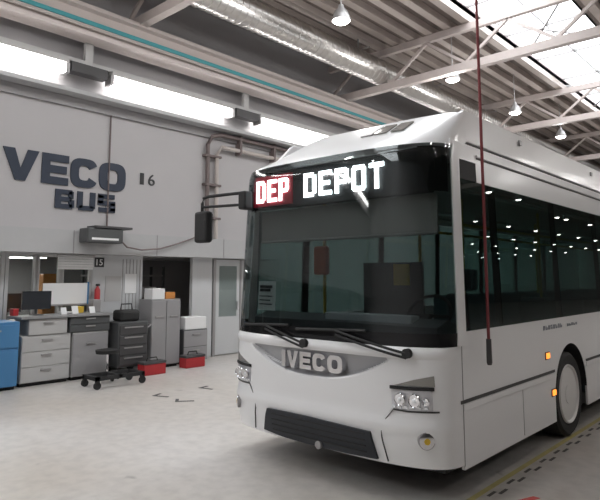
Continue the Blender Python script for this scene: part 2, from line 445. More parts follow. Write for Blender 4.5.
for y, lab in ((3.2, 'left dark monitor on the office desk'), (4.7, 'right dark monitor on the office desk')):
    t = thing('monitor', lab, 'monitor', (-12.4, y, .98), 'monitors in the office')
    MB().box(-12.42, -12.38, y-.28, y+.28, 1.12, 1.5).build('screen', 'screen', t)
    MB().box(-12.5, -12.3, y-.1, y+.1, .98, .995).box(-12.43, -12.41, y-.02, y+.02, .995, 1.12).build('stand', 'cabdark', t)

# ------------------------------------------------------------------ unit on the fascia with its cable
hx = WX+.56
t = thing('wall_heater', 'dark box unit with a pale slot fixed to the fascia', 'heater', (hx, 5.45, 2.45))
MB().box(hx, hx+.34, 5.10, 5.82, 2.47, 2.74).build('housing', 'cabdark', t, bevel=.02)
MB().box(hx+.02, hx+.36, 5.24, 6.0, 2.745, 2.785).build('lid', 'darksteel', t)
MB().box(hx+.341, hx+.346, 5.18, 5.72, 2.52, 2.56).build('slot', 'paper', t)
pts = [(hx+.2, 5.83, 2.55), (hx+.1, 6.05, 2.42), (hx+.06, 6.4, 2.38), (hx+.05, 6.85, 2.42), (hx+.05, 7.3, 2.55), (hx+.02, 7.75, 2.70)]
tag(MB().tube(pts, .016, 8).build('power_cable', 'pipe', smooth=True), 'grey cable sagging along the fascia from the box unit', 'cable')

# ------------------------------------------------------------------ workbench row
BX0, BX1 = -10.62, -10.05
def cabinet(name, label, y0, y1, z0, z1, m, fronts, x0=BX0, x1=BX1, fm=None, handle='steel', plinth=True, cat='cabinet', group=None):
    t = thing(name, label, cat, ((x0+x1)/2, (y0+y1)/2, 0), group)
    MB().box(x0, x1, y0, y1, z0+(.06 if plinth else 0), z1).build('carcass', m, t, bevel=.008)
    if plinth: MB().box(x0+.03, x1-.05, y0+.02, y1-.02, z0, z0+.06).build('plinth', 'matt', t)
    for kind, a0, a1, b0, b1 in fronts:
        f = MB().box(x1, x1+.018, y0+a0*(y1-y0)+.008, y0+a1*(y1-y0)-.008, z0+b0*(z1-z0)+.006, z0+b1*(z1-z0)-.006).build(kind, fm or m, t, bevel=.004)
        yc = y0+(a0+a1)/2*(y1-y0); zc = z0+(b0*.25+b1*.75)*(z1-z0)
        MB().box(x1+.019, x1+.04, yc-.09, yc+.09, zc-.012, zc+.012).build('handle', handle, f)
    return t
cabinet('drawer_cabinet', 'pale grey cabinet with wide drawers at left under the workbench', 4.08, 4.93, 0, .84, 'cab',
        [('drawer',0,1,.08,.38),('drawer',0,1,.38,.68),('drawer',0,1,.68,.98)])
cabinet('door_cabinet', 'pale grey cabinet with a single plain door under the workbench', 4.97, 5.66, 0, .84, 'cab', [('door',0,1,.08,.98)], fm='cabmid')
cabinet('tool_chest', 'light grey shallow chest of drawers on the left of the workbench', 4.18, 4.86, .842, 1.12, 'cabmid', [('drawer',0,1,.02,.98)], plinth=False, fm='cab', cat='tool chest')
cabinet('tool_chest', 'dark chest with two long drawers right on the workbench', 4.90, 5.68, .842, 1.12, 'cabdark', [('drawer',0,1,.02,.5),('drawer',0,1,.5,.98)], plinth=False, cat='tool chest')
tag(MB().box(BX0-.02, BX1+.05, 4.04, 5.72, 1.122, 1.165).build('bench_top', 'top', bevel=.006), 'long grey worktop lying on the tool chests', 'worktop')
tz = 1.166
t = thing('monitor', 'dark monitor on the worktop by the window post', 'monitor', (-10.4, 4.45, tz), 'bench monitors')
MB().box(-10.42, -10.38, 4.2, 4.7, tz+.10, tz+.42).build('screen', 'screen', t)
MB().box(-10.48, -10.3, 4.36, 4.54, tz, tz+.015).box(-10.43, -10.41, 4.43, 4.47, tz+.015, tz+.1).build('stand', 'cabdark', t)
for k, (y, w, h) in enumerate(((4.82,.10,.12),(5.02,.12,.14),(5.36,.11,.12))):
    tag(MB().poly([(-10.2,y,tz),(-10.2,y+w,tz),(-10.25,y+w,tz+h),(-10.25,y,tz+h)], (-.01,0,0)).build('note_card', 'paper'),
        ('white note card leaning nearest the monitor on the worktop','white note card leaning in the middle of the worktop','white note card leaning right on the worktop')[k], 'card', 'white note cards')
for k, (y, m, w, h, d) in enumerate(((4.06,'red',.1,.12,.14),(4.93,'paper',.26,.03,.25),(5.2,'yellow',.14,.12,.16),(5.5,'steel',.16,.24,.2))):
    tag(MB().box(-10.56, -10.56+d, y, y+w, tz, tz+h).build(('parts_box','paper_stack','parts_box','canister')[k], m, bevel=.01),
        ('small red box at the left end of the worktop','white stack of papers on the worktop','small yellow box in the middle of the worktop','grey canister at the right end of the worktop')[k], ('box','papers','box','canister')[k])
t = thing('roller_blind', 'white blind with creased slats hanging in the office window', 'blind', (PX+.1, 5.1, 2.0))
mb = MB()
for k in range(5): mb.box(PX+.06, PX+.075+.01*(k % 2), 4.92, 5.62, 1.98+k*.05, 2.025+k*.05)
mb.build('slats', 'paper', t)
MB().tube([(PX+.08,4.9,2.24),(PX+.08,5.64,2.24)], .025, 10).build('roller', 'cab', t)
t = thing('fire_extinguisher', 'red fire extinguisher on the pale office panel', 'extinguisher', (PX+.14, 5.70, 1.3))
MB().lathe([(1.30,.03),(1.31,.055),(1.58,.055),(1.63,.03),(1.66,.02)], (PX+.13, 5.70, 0), 'z', 16).build('cylinder', 'red', t, smooth=True)
MB().box(PX+.09, PX+.19, 5.68, 5.72, 1.66, 1.70).build('valve', 'matt', t)
tag(MB().box(PX+.05, PX+.06, 5.9, 6.25, 1.35, 1.85).build('notice_board', 'cab'), 'grey notice sheet pinned on the pale office panel', 'notice')
tag(MB().box(PX+.056, PX+.066, 6.33, 6.6, 1.5, 1.9).build('notice_sheet', 'paper'), 'white notice sheet pinned right on the pale office panel', 'notice')
t = thing('whiteboard', 'pale board with a blue frame edge behind the worktop', 'board', (PX+.07, 5.2, 1.5))
MB().box(PX+.052, PX+.07, 4.66, 5.52, 1.33, 1.72).build('board', 'paper', t)
MB().box(PX+.052, PX+.08, 5.52, 5.55, 1.31, 1.74).build('edge_strip', 'blue', t)
MB().box(PX+.052, PX+.08, 4.66, 5.519, 1.30, 1.33).build('tray', 'steel', t)
tag(MB().box(-11.6, -11.2, 4.9, 5.3, .98, 1.9).build('file_rack', 'orangebox', bevel=.02), 'orange brown box standing inside the office window', 'box')
t = thing('office_fill_lamp', 'added fill lamp brightening the glazed office from its ceiling', 'ceiling lamp', (-12.4, 4.5, 2.28))  # added to brighten the office, no such lamp is known there
MB().box(-12.7, -12.1, 3.6, 5.4, 2.24, 2.298).build('tray', 'cab', t); MB().box(-12.66, -12.14, 3.64, 5.36, 2.232, 2.239).build('fill_diffuser', 'tube', t)
t = thing('number_plate', 'tiny black plate with a white number at the top of the pale office panel', 'sign', (PX+.06, 5.76, 2.1))
MB().box(PX+.05, PX+.06, 5.66, 5.86, 2.03, 2.22).build('plate', 'black_sign', t)
text_obj('digits', '15', .13, .12, .004, (PX+.062, 5.76, 2.125), FACE_X, 'paper', t)
mb = MB()
for y in (6.28, 6.36, 6.44, 6.52, 6.6, 6.68): mb.box(PX+.0501, PX+.056, y, y+.012, .02, 2.2)
struct(mb.build('trim_15', 'seam2'))
t = thing('tool_bag', 'black tool bag lying on the dark tool trolley', 'bag', (-10.2, 6.1, .98))
MB().box(-10.36, -10.02, 5.9, 6.32, .982, 1.2).build('body', 'rubber', t, bevel=.05)
MB().tube([(-10.19,5.98,1.18),(-10.19,6.0,1.31),(-10.19,6.22,1.31),(-10.19,6.24,1.18)], .014, 8).build('handle', 'matt', t)
for y, d, h, m, lab in ((6.7,.3,.22,'paper','white carton standing on the left of the grey cupboard'),(7.02,.24,.14,'orangebox','brown carton standing on the right of the grey cupboard')):
    tag(MB().box(-10.5, -10.2, y, y+d, 1.381, 1.38+h).build('carton', m, bevel=.008), lab, 'carton')
t = thing('office_chair', 'dark office chair standing inside the doorway', 'chair', (-11.6, 7.3, 0))
MB().box(-11.85, -11.4, 7.05, 7.5, .44, .52).build('seat', 'rubber', t, bevel=.03)
MB().box(-11.9, -11.82, 7.08, 7.47, .55, 1.05).build('backrest', 'rubber', t, bevel=.03)
MB().tube([(-11.62,7.28,.06),(-11.62,7.28,.45)], .03).build('column', 'steel', t)
for a in range(5): MB().bar((-11.62,7.28,.09), (-11.62+.27*math.cos(a*1.2566), 7.28+.27*math.sin(a*1.2566), .03), .05).build('leg', 'matt', t)
# dark tool trolley, grey cupboard, drawers with a box, tool boxes
t = thing('tool_trolley', 'dark tool trolley with drawers standing beside the workbench', 'trolley', (-10.1, 6.05, 0))
MB().box(-10.45, -9.9, 5.78, 6.42, .14, .98).build('carcass', 'cabdark', t, bevel=.015)
for k in range(4):
    f = MB().box(-9.899, -9.88, 5.81, 6.39, .18+k*.19, .35+k*.19).build('drawer', 'darksteel', t, bevel=.004)
    MB().box(-9.879, -9.865, 5.9, 6.3, .30+k*.19, .325+k*.19).build('handle', 'steel', f)
for x in (-10.38, -9.97):
    for y in (5.85, 6.35): MB().lathe([(-.02,.07),(.02,.07)], (x, y, .07), 'x', 16).build('caster', 'rubber', t)
MB().tube([(-10.4,6.44,.85),(-10.4,6.52,.9),(-9.95,6.52,.9),(-9.95,6.44,.85)], .014, 8).build('push_handle', 'steel', t)
cabinet('cupboard', 'grey two-door cupboard beside the doorway', 6.62, 7.32, 0, 1.38, 'cabmid', [('door',0,.5,.05,.98),('door',.5,1,.05,.98)], x0=-10.55, x1=-10.1)
cabinet('drawer_cabinet', 'low dark drawer unit right of the grey cupboard', 7.42, 8.05, 0, .72, 'cabdark', [('drawer',0,1,.08,.5),('drawer',0,1,.5,.98)], x0=-10.55, x1=-10.1, fm='cabmid')
tag(MB().box(-10.5, -10.1, 7.46, 8.02, .722, .98).build('parts_crate', 'paper', bevel=.015), 'white crate standing on the low dark drawer unit', 'crate')
def toolbox(x, y, lab):
    t = thing('toolbox', lab, 'toolbox', (x, y, 0), 'red toolboxes on the floor')
    MB().box(x-.12, x+.12, y-.24, y+.24, 0, .2).build('body', 'red', t, bevel=.015)
    MB().box(x-.125, x+.125, y-.245, y+.245, .2, .25).build('lid', 'darksteel', t, bevel=.01)
    MB().tube([(x,y-.12,.25),(x,y-.1,.31),(x,y+.1,.31),(x,y+.12,.25)], .012, 8).build('handle', 'matt', t)
toolbox(-9.62, 6.35, 'red toolbox on the floor in front of the dark trolley')
toolbox(-9.78, 7.42, 'red toolbox on the floor in front of the grey cupboard')
# stool-height stand left and blue cabinet at the picture edge
cabinet('tool_cabinet', 'blue tool cabinet at the near end of the workbench row', 3.22, 4.0, 0, 1.1, 'blue', [('door',0,1,.05,.6),('drawer',0,1,.62,.96)], x0=-10.62, x1=-9.95, cat='tool cabinet')
t = thing('engine_dolly', 'low black dolly frame on small wheels on the floor', 'dolly', (-9.2, 5.1, 0))
MB().box(-9.4, -9.34, 4.85, 5.75, .14, .2).box(-8.98, -8.92, 4.85, 5.75, .14, .2).box(-9.4, -8.92, 4.85, 4.91, .14, .2).box(-9.4, -8.92, 5.69, 5.75, .14, .2).box(-9.4, -8.92, 5.26, 5.32, .14, .2).build('frame', 'matt', t)
for x in (-9.37, -8.95):
    for y in (4.88, 5.72): MB().lathe([(-.02,.06),(.02,.06)], (x, y, .06), 'x', 14).box(x-.03, x+.03, y-.03, y+.03, .1, .14).build('caster', 'rubber', t)
t = thing('swivel_chair', 'black workshop chair in front of the trolley', 'chair', (-9.68, 5.45, 0))
MB().lathe([(.46,.05),(.47,.2),(.53,.21),(.55,.1)], (-9.68, 5.45, 0), 'z', 20).build('seat', 'rubber', t, smooth=True)
MB().tube([(-9.68,5.45,.1),(-9.68,5.45,.46)], .025).build('column', 'chrome', t)
mb = MB()
for k in range(5):
    a = k*2*PI/5; mb.bar((-9.68,5.45,.1), (-9.68+.2*math.cos(a), 5.45+.2*math.sin(a), .06), .04)
mb.build('base', 'matt', t)
for k in range(5):
    a = k*2*PI/5; MB().lathe([(-.015,.03),(.015,.03)], (-9.68+.2*math.cos(a), 5.45+.2*math.sin(a), .031), 'x', 12).build('caster', 'rubber', t)
t['label'] = 'black round workshop stool on casters in front of the trolley'; t['category'] = 'stool'; t.name = 'workshop_stool'

# ------------------------------------------------------------------ floor markings
fm = struct(MB().box(-2.34, -2.29, -3, 30, .001, .004).build('floor_line', 'yline'))
fm.name = 'trim_6'
mb = MB(); y = 3.6; k = 0
while y < 16:
    mb.box(-2.255, -2.228, y, y+.14, .001, .004).box(-2.205, -2.178, y+.12, y+.26, .001, .004); y += .40
struct(mb.build('trim_7', 'dashb'))
struct(MB().poly([(-2.06,4.78,.001),(-2.0,4.78,.001),(-1.9,5.05,.001),(-1.96,5.05,.001)], (0,0,.003)).build('trim_8', 'redline'))
for k, (x, y, a) in enumerate(((-7.87,5.21,.4),(-7.25,5.2,.9),(-7.86,6.1,.2))):
    c, s = math.cos(a), math.sin(a); R = lambda u, v: (x+c*u-s*v, y+s*u+c*v, .001)
    struct(MB().poly([R(0,0),R(.28,0),R(.28,.05),R(.05,.05),R(.05,.2),R(0,.2)], (0,0,.003)).build('trim_%d' % (9+k), 'seam'))

# hanging red cable
t = thing('hanging_cable', 'thin dark red cable hanging straight down in front of the bus side', 'cable', (-2.2, 4.83, 1.1))
MB().tube([(-2.2,4.83,1.2),(-2.2,4.83,8.22)], .014, 8).build('cable', 'redcable', t)
MB().tube([(-2.2,4.83,1.08),(-2.2,4.83,1.1),(-2.2,4.83,1.3)], [.018,.024,.022], 10).build('plug', 'darksteel', t)

# ================================================================== BUS
X0 = -3.565; XR, XL = X0+1.275, X0-1.275; YR = 16.2
def lerp(z, pts):
    for (a, b), (c, d) in zip(pts, pts[1:]):
        if z <= c: return b if z <= a else b+(d-b)*(z-a)/(c-a)
    return pts[-1][1]
def hw(z): return 1.275-.05*max(0, (z-1.4)/1.6)
def y0(z): return lerp(z, [(.25,4.10),(.5,4.05),(1.2,4.05),(1.3,4.07),(2.9,4.135),(3.0,4.175)])
def FP(th, z, off=0.):
    """point of the rounded front at angle th (-pi/2..pi/2) and height z"""
    s, c = math.sin(th), math.cos(th); n = 2/3.2
    w = hw(z)+off
    return Vector((X0+w*math.copysign(abs(s)**n, s), y0(z)-off+(.45+off)*(1-abs(c)**n), z))
def thx(X, z, off=0.):
    u = max(-1, min(1, (X-X0)/(hw(z)+off))); return math.asin(math.copysign(abs(u)**1.6, u))
def FX(X, z, off=0.): return FP(thx(X, z, off), z, off)
def ribbon(pts, w, off=.004, t=.006):
    """dark seam lying on the front surface, through (X, z) points"""
    mb = MB(); P = [FX(x, z, off) for x, z in pts]
    Q = []
    for a, b in zip(P, P[1:]):
        n = max(1, int((b-a).length/.04)); Q += [a.lerp(b, i/n) for i in range(n)]
    Q.append(P[-1]); Q = [FX(q.x, q.z, off) for q in Q]
    for a, b in zip(Q, Q[1:]):
        if (b-a).length > 1e-5: mb.bar(a, b, t, w) if abs((b-a).z) < abs((b-a).x) else mb.bar(a, b, w, t)
    return mb
def patch(poly, off, thick, nx=14, nz=6):
    """raised panel on the front surface; poly given by lower and upper edge polylines [(X,z)]"""
    lo, hi = poly
    def at(pl, s):
        k = s*(len(pl)-1); i = min(int(k), len(pl)-2); f = k-i
        return (pl[i][0]+(pl[i+1][0]-pl[i][0])*f, pl[i][1]+(pl[i+1][1]-pl[i][1])*f)
    A, B = [], []
    for j in range(nz+1):
        ra, rb = [], []
        for i in range(nx+1):
            a, b = at(lo, i/nx), at(hi, i/nx); x = a[0]+(b[0]-a[0])*j/nz; z = a[1]+(b[1]-a[1])*j/nz
            ra.append(FX(x, z, off)); rb.append(FX(x, z, off-thick))
        A.append(ra); B.append(rb)
    mb = MB(); mb.grid(A); mb.grid(B)
    for row in (0, -1): mb.grid([A[row], B[row]])
    for col in (0, -1): mb.grid([[r[col] for r in A], [r[col] for r in B]])
    bmesh.ops.remove_doubles(mb.b, verts=mb.b.verts, dist=1e-5)
    return mb

bus = thing('bus', 'white single-deck city bus parked in the hall, front towards the camera', 'bus', (X0, 9, 0))
N = 96
TH = [-PI/2+PI*i/N for i in range(N+1)]
# make samples even along the curve
def even(z, n=110):
    P = [FP(-PI/2+PI*i/600, z) for i in range(601)]; L = [0]
    for a, b in zip(P, P[1:]): L.append(L[-1]+(b-a).length)
    out = []; j = 0
    for k in range(n+1):
        t = L[-1]*k/n
        while j < 599 and L[j+1] < t: j += 1
        out.append(-PI/2+PI*(j+(t-L[j])/max(1e-9, L[j+1]-L[j]))/600)
    return out
EV = even(1.0)
RT = 1.165
def rec(X, z):
    """depth of the grille hollow"""
    u = abs(X-X0)/.84
    if u >= 1 or z > RT: return 0
    zb = .925+.235*u**2.4
    if z < zb or RT-zb < .01: return 0
    s = (z-zb)/(RT-zb); e = min(1, s/.16); e = e*e*(3-2*e)
    return .085*e*(1-.55*s)*min(1, (1-u)/.12)
zs = [.31+.006*i for i in range(4)]+[.34+(.88-.34)*i/14 for i in range(15)]+[.885+.28*i/40 for i in range(41)]+[1.1655,1.168,1.175,1.19,1.21,1.23,1.25,1.262]
zs = sorted(set(round(z, 5) for z in zs))
rows = []
for z in zs:
    r = []
    for th in EV:
        b = .022*math.sin(min(1, max(0, (z-RT)/.10))*PI)*math.cos(th)**.5 if z > RT else 0
        if .55 < z < .70: b += .02*math.sin((z-.55)/.15*PI)*max(0, math.cos(th))**.3
        p = FP(th, z, b); d = rec(p.x, z)
        if d: p = p+Vector((0, d, 0))
        r.append(p)
    rows.append(r)
MB().grid(rows).build('front_panel', 'white', bus, smooth=True)
# shade of the hollow put into a grey skin, a hair in front of it
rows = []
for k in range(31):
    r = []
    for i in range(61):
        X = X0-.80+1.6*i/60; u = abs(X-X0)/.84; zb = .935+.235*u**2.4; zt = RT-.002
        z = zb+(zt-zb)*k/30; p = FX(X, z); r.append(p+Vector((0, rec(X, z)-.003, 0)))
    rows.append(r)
tag(MB().grid(rows).build('grille_recess', 'recess_shade', bus, smooth=True), 'hollow around the front lettering, its shade coloured grey')
put = lambda u, v: Vector((u, FX(u, v).y+rec(u, v)*.6-.045, v))
for ch, a, b in (('I',-3.935,-3.885),('V',-3.865,-3.72),('E',-3.70,-3.56),('C',-3.54,-3.385),('O',-3.365,-3.195)):
    letter(ch, 'badge_letter', a, .985, b-a, .155, lambda u, v, m=(a+b)/2: Vector((u, FX(m, 1.06).y-.005, v)), (0,.06,0), 'chrome', bus)

# dark lower grille
pan = patch(([(-4.19,.35),(-3.9,.325),(-3.565,.32),(-3.2,.325),(-2.86,.335)], [(-4.12,.565),(-3.85,.572),(-3.565,.572),(-3.2,.562),(-2.91,.552)]), .03, .06, 30, 8).build('lower_grille', 'panel', bus, smooth=True)
for z in (.38, .43, .48, .53):
    MB().tube([FX(-4.05+.05*i, z, .034) for i in range(23)], .006, 6).build('slat', 'matt', pan)
MB().lathe([(-.012,.035),(.012,.035)], FX(-3.46, .345, .045), 'y', 14).build('tow_eye', 'steel', bus)
# bumper seams
for sg in (1, -1):
    m = lambda P: [(X0+sg*(x-X0), z) for x, z in P]
    ribbon(m([(-2.70,.758),(-2.809,.624),(-2.808,.529),(-2.773,.33)]), .012).build('panel_seam', 'seam', bus)
    ribbon(m([(-2.70,.758),(-2.584,.752),(-2.36,.758)]), .012).build('panel_seam', 'seam', bus)
    # head lamp cluster
    lo, hi = m([(-2.71,.775),(-2.55,.765),(-2.40,.768)]), m([(-2.715,.905),(-2.55,.915),(-2.405,.922)])
    h = patch((lo, hi), .006, .02).build('headlight', 'silver', bus, smooth=True)
    for X, z, r in ((-2.635,.845,.052),(-2.52,.842,.056),(-2.44,.838,.036)):
        c = FX(X0+sg*(X-X0), z, .0)
        MB().lathe([(-.028,r),(-.034,r*.92),(-.012,r*.6),(-.004,r*.2)], c, 'y', 24).build('reflector', 'chrome', h, smooth=True)
        MB().lathe([(-.036,r*.15),(-.03,r*.34),(-.012,r*.4)], c, 'y', 16).build('bulb', 'lens', h, smooth=True)
    for k in range(6):
        p = FX(X0+sg*(-2.69+.05*k-X0), .787, .012)
        MB().box(p.x-.016, p.x+.016, p.y-.008, p.y+.012, p.z-.009, p.z+.009).build('led', 'lens', h)
    ribbon(m([(-2.725,.935),(-2.55,.935),(-2.385,.938)]), .026, .01, .014).build('brow_trim', 'matt', h)
    tag(patch((m([(-2.69,.955),(-2.53,.955),(-2.385,.955)]), m([(-2.66,.962),(-2.53,1.005),(-2.39,1.04)])), .006, .02).build('indicator', 'brow', bus, smooth=True), 'smoked indicator lens above the head lamp')
    c = FX(X0+sg*(-2.45-X0), .535, .0); d = Vector((sg*.72, -.70, 0)).normalized()
    f = MB().tube([c-d*.02, c+d*.014], .068, 26).build('fog_lamp', 'seam2', bus, smooth=True)
    MB().tube([c+d*.0, c+d*.019, c+d*.024], [.062,.062,.045], 26).build('lens', 'chrome', f, smooth=True)
    MB().tube([c+d*.02, c+d*.028], .025, 20).build('bulb', 'yellow', f, smooth=True)

# windscreen, black lower band, black display surround
def front_strip(za, zb, n, th0, th1, name, m, off=0., thick=.006, smooth=True, ths=64):
    mb = MB(); mb.grid([[FP(th0+(th1-th0)*i/ths, za+(zb-za)*j/n, off) for i in range(ths+1)] for j in range(n+1)])
    return mb.build(name, m, bus, smooth=smooth, thick=thick)
TA = 1.50
ev2 = [t for t in EV if -TA < t < TA]; ev2 = [-TA]+ev2+[TA]
def fs(za, zb, n, name, m, off=0., thick=.006):
    mb = MB(); mb.grid([[FP(t, za+(zb-za)*j/n, off) for t in ev2] for j in range(n+1)])
    return mb.build(name, m, bus, smooth=True, thick=thick)
fs(1.262, 1.37, 3, 'windscreen_border', 'black', .001)
fs(1.37, 2.56, 10, 'windscreen', 'wind')
fs(2.56, 2.985, 6, 'display_glass', 'wind')
for sg in (1, -1):                                                  # white front pillars, continuous to the roof
    mb = MB(); rows = []
    for j in range(25):
        z = 1.262+(3.0-1.262)*j/24
        rows.append([FP(sg*(TA+(PI/2-TA)*i/4), z, .004) for i in range(5)]+[FP(sg*PI/2, z, .004)+Vector((0,.045,0))])
    mb.grid(rows).build('front_pillar', 'white', bus, smooth=True, thick=.02)
# display unit behind the glass
dsp = MB().box(X0-1.1, X0+1.08, 4.36, 4.46, 2.57, 2.97).build('destination_display', 'matt', bus)
tag(MB().box(-4.66, -4.08, 4.335, 4.355, 2.60, 2.93).build('route_panel', 'ledred', dsp), 'dark red panel behind the route letters')
FXL = 4.30
def dot_letters(s, x0, x1, z0, z1, y, wst):
    """chunky display letters built of bars"""
    n = len(s); w = (x1-x0)/n; g = .22*w
    for i, ch in enumerate(s):
        a = x0+i*w+g/2; b = x0+(i+1)*w-g/2; t = wst
        B = lambda *r: r
        if ch == 'D': R = [(0,1,0,0),]; 
        mb = MB()
        def q(u0, u1, v0, v1): mb.box(a+u0*(b-a), a+u1*(b-a), y-.012, y, z0+v0*(z1-z0), z0+v1*(z1-z0))
        k = t/(b-a); h = t/(z1-z0)
        if ch == 'D': q(0,k,0,1); q(k,.8,0,h); q(k,.8,1-h,1); q(1-k,1,.12,.88)
        if ch == 'E': q(0,k,0,1); q(k,1,0,h); q(k,.85,.5-h/2,.5+h/2); q(k,1,1-h,1)
        if ch == 'P': q(0,k,0,1); q(k,.85,1-h,1); q(k,.85,.45-h/2,.45+h/2); q(1-k,1,.45,.94)
        if ch == 'O': q(0,k,.08,.92); q(1-k,1,.08,.92); q(.1,.9,0,h); q(.1,.9,1-h,1)
        if ch == 'T': q(.5-k/2,.5+k/2,0,1-h); q(0,1,1-h,1)
        mb.build('display_letter', 'led', dsp)
dot_letters('DEP', -4.62, -4.10, 2.64, 2.88, 4.333, .038)
dot_letters('DEPOT', -3.93, -2.90, 2.645, 2.89, 4.345, .042)
MB().box(X0-1.1, X0+1.1, 4.47, 4.49, 2.22, 2.56).build('sun_blind', 'blind', bus)
for sg in (1, -1):
    mb = MB(); a = thx(X0+1.05, 2.8); q = [sg*(a+(TA-.02-a)*i/12) for i in range(13)]
    mb.grid([[FP(t, 2.565+.40*j/4, -.03) for t in q] for j in range(5)]).build('display_surround', 'matt', bus, smooth=True, thick=.006)
MB().tube([(X0-1.1,4.47,2.215),(X0+1.1,4.47,2.215)], .015, 8).build('blind_rail', 'interlt', bus)

# wipers
def wiper(px, pz, tx, tz_, bx0, bx1):
    w = MB().tube([FX(px,pz,.02), FX(px,pz,.06)], .04, 16).build('wiper', 'matt', bus)
    for dz_ in (0, -.035):
        mb = MB(); P = [FX(px+(tx-px)*k/8, pz+dz_+(tz_-pz)*k/8, .05+.012*math.sin(k/8*PI)) for k in range(9)]
        mb.tube(P, .011, 8).build('arm', 'matt', w)
    P = [FX(bx0+(bx1-bx0)*k/14, tz_+.015-.03*(k/14), .022) for k in range(15)]
    MB().tube(P, .013, 8).build('blade', 'rubber', w)
    return w
wiper(-2.56, 1.215, -3.25, 1.36, -2.95, -3.75)
wiper(-3.62, 1.225, -4.15, 1.36, -3.85, -4.55)

# side panels with wheel arches
AX1, AX2, AR = 7.22, 13.15, .56
def side_poly(z0, z1, ya, yb):
    P = [(ya, z0)]
    for ax in (AX1, AX2):
        for k in range(25):
            a = PI-PI*k/24; z = .5+AR*math.sin(a)
            y = ax+AR*math.cos(a)
            if k == 0: P.append((y, z0))
            P.append((y, max(z, z0)))
            if k == 24: P.append((y, z0))
    P += [(yb, z0), (yb, z1), (ya, z1)]
    return P
YS = 4.50
for sg, xs in ((1, XR), (-1, XL)):
    MB().poly([(xs, y, z) for y, z in side_poly(.27, 1.372, YS, YR)], (-sg*.025,0,0)).build('side_panel', 'white', bus)
    mb = MB()
    for ya, yb in ((4.46, AX1-AR), (AX1+AR, AX2-AR), (AX2+AR, YR)): mb.box(min(xs, xs+sg*.006), max(xs, xs+sg*.006), ya, yb, .795, .822)
    mb.build('skirt_seam', 'seam', bus)
    mb = MB()
    for ya, yb in ((4.50, AX1-AR), (AX1+AR, AX2-AR), (AX2+AR, YR)): mb.box(min(xs, xs+sg*.012), max(xs, xs+sg*.012), ya, yb, .735, .79)
    mb.build('rub_strip', 'white', bus, bevel=.005)
    for z0_, z1_ in ((.30,.79),(.825,1.36)): MB().box(min(xs, xs+sg*.004), max(xs, xs+sg*.004), 4.497, 4.505, z0_, z1_).build('panel_gap', 'seam2', bus)
    for y in (5.75, 8.6, 10.2, 11.8): MB().box(min(xs, xs+sg*.003), max(xs, xs+sg*.003), y, y+.006, .30, .73).build('panel_gap', 'seam2', bus)
    # wheel arch liner
    for ax in (AX1, AX2):
        mb = MB(); rows = []
        for k in range(25):
            a = PI-PI*k/24; rows.append([(xs-sg*.005, ax+(AR-.002)*math.cos(a), .5+(AR-.002)*math.sin(a)), (xs-sg*.42, ax+(AR-.002)*math.cos(a), .5+(AR-.002)*math.sin(a))])
        mb.grid(rows); 
        mb.box(min(xs-sg*.42, xs-sg*.44), max(xs-sg*.42, xs-sg*.44), ax-AR, ax+AR, .25, 1.06)
        mb.build('wheel_arch', 'matt', bus)
        cx = xs-sg*.17
        wv = MB().lathe([(-.13,.30),(-.14,.44),(-.11,.475),(.11,.475),(.14,.44),(.13,.34),(.10,.32)], (cx,ax,.478), 'x', 48).build('wheel', 'rubber', bus, smooth=True)
        e = sg
        MB().lathe([(e*.125,.335),(e*.145,.325),(e*.13,.30),(e*.03,.265),(-e*.02,.17),(e*.01,.15),(e*.09,.13),(e*.13,.11),(e*.135,.04)], (cx,ax,.478), 'x', 48).build('rim', 'rim', wv, smooth=True)
        mb = MB()
        for k in range(10):
            a = 2*PI*k/10; mb.lathe([(-e*.02,.02),(e*.035,.02)], (cx, ax+.2*math.cos(a), .478+.2*math.sin(a)), 'x', 8)
        mb.build('wheel_nut', 'steel', wv)
    # window band: inner dark post frame, glass panes, cove above
    def xin(z): return X0+sg*hw(z)
    def slab(y0_, y1_, z0_, z1_, name, m, off=0., th=.012, par=None):
        a, b = xin(z0_)+sg*off, xin(z1_)+sg*off
        return MB().poly([(a,y0_,z0_),(a,y1_,z0_),(b,y1_,z1_),(b,y0_,z1_)], (-sg*th,0,0)).build(name, m, par or bus)
    ed = [4.553, 5.35, 7.0, 8.65, 10.3, 11.95, 13.6, YR]
    for i, (a, b) in enumerate(zip(ed, ed[1:])):
        slab(a+.004, b-.004, 1.375, 2.70, 'side_window', 'tint')
    for a in ed[1:-1]: slab(a-.05, a+.05, 1.375, 2.70, 'window_post', 'black', -.016, .03)
    slab(4.553, 4.98, 2.704, 2.88, 'quarter_window', 'matt', 0, .012)
    slab(4.985, YR, 2.704, 3.035, 'cove_panel', 'white', 0, .02)
    slab(4.51, 4.985, 2.884, 3.035, 'cove_panel', 'white', 0, .02)
    slab(5.0, YR, 2.925, 2.94, 'drip_rail', 'seam', .006, .008)
    slab(5.0, YR, 2.945, 2.965, 'drip_rail', 'white', .016, .02)
    # roof fairing with the dark gap under it
    a = X0+sg*1.19; b = X0+sg*1.215; c = X0+sg*1.13
    MB().box(min(a, X0+sg*.9), max(a, X0+sg*.9), 4.86, YR, 3.03, 3.066).build('roof_gap', 'matt', bus)
    MB().poly([(X0+sg*1.222,4.575,2.99),(X0+sg*1.222,4.80,3.036),(b,4.86,3.068),(b,YR,3.068),(c,YR,3.46),(c,5.0,3.42),(c,4.95,3.395)], (-sg*.05,0,0)).build('roof_fairing', 'white', bus, bevel=.012)
    for y in (6.2, 8.8):
        x_ = X0+sg*1.165; MB().box(min(x_, x_+sg*.02), max(x_, x_+sg*.02), y, y+.06, 3.28, 3.33).build('latch', 'steel', bus)
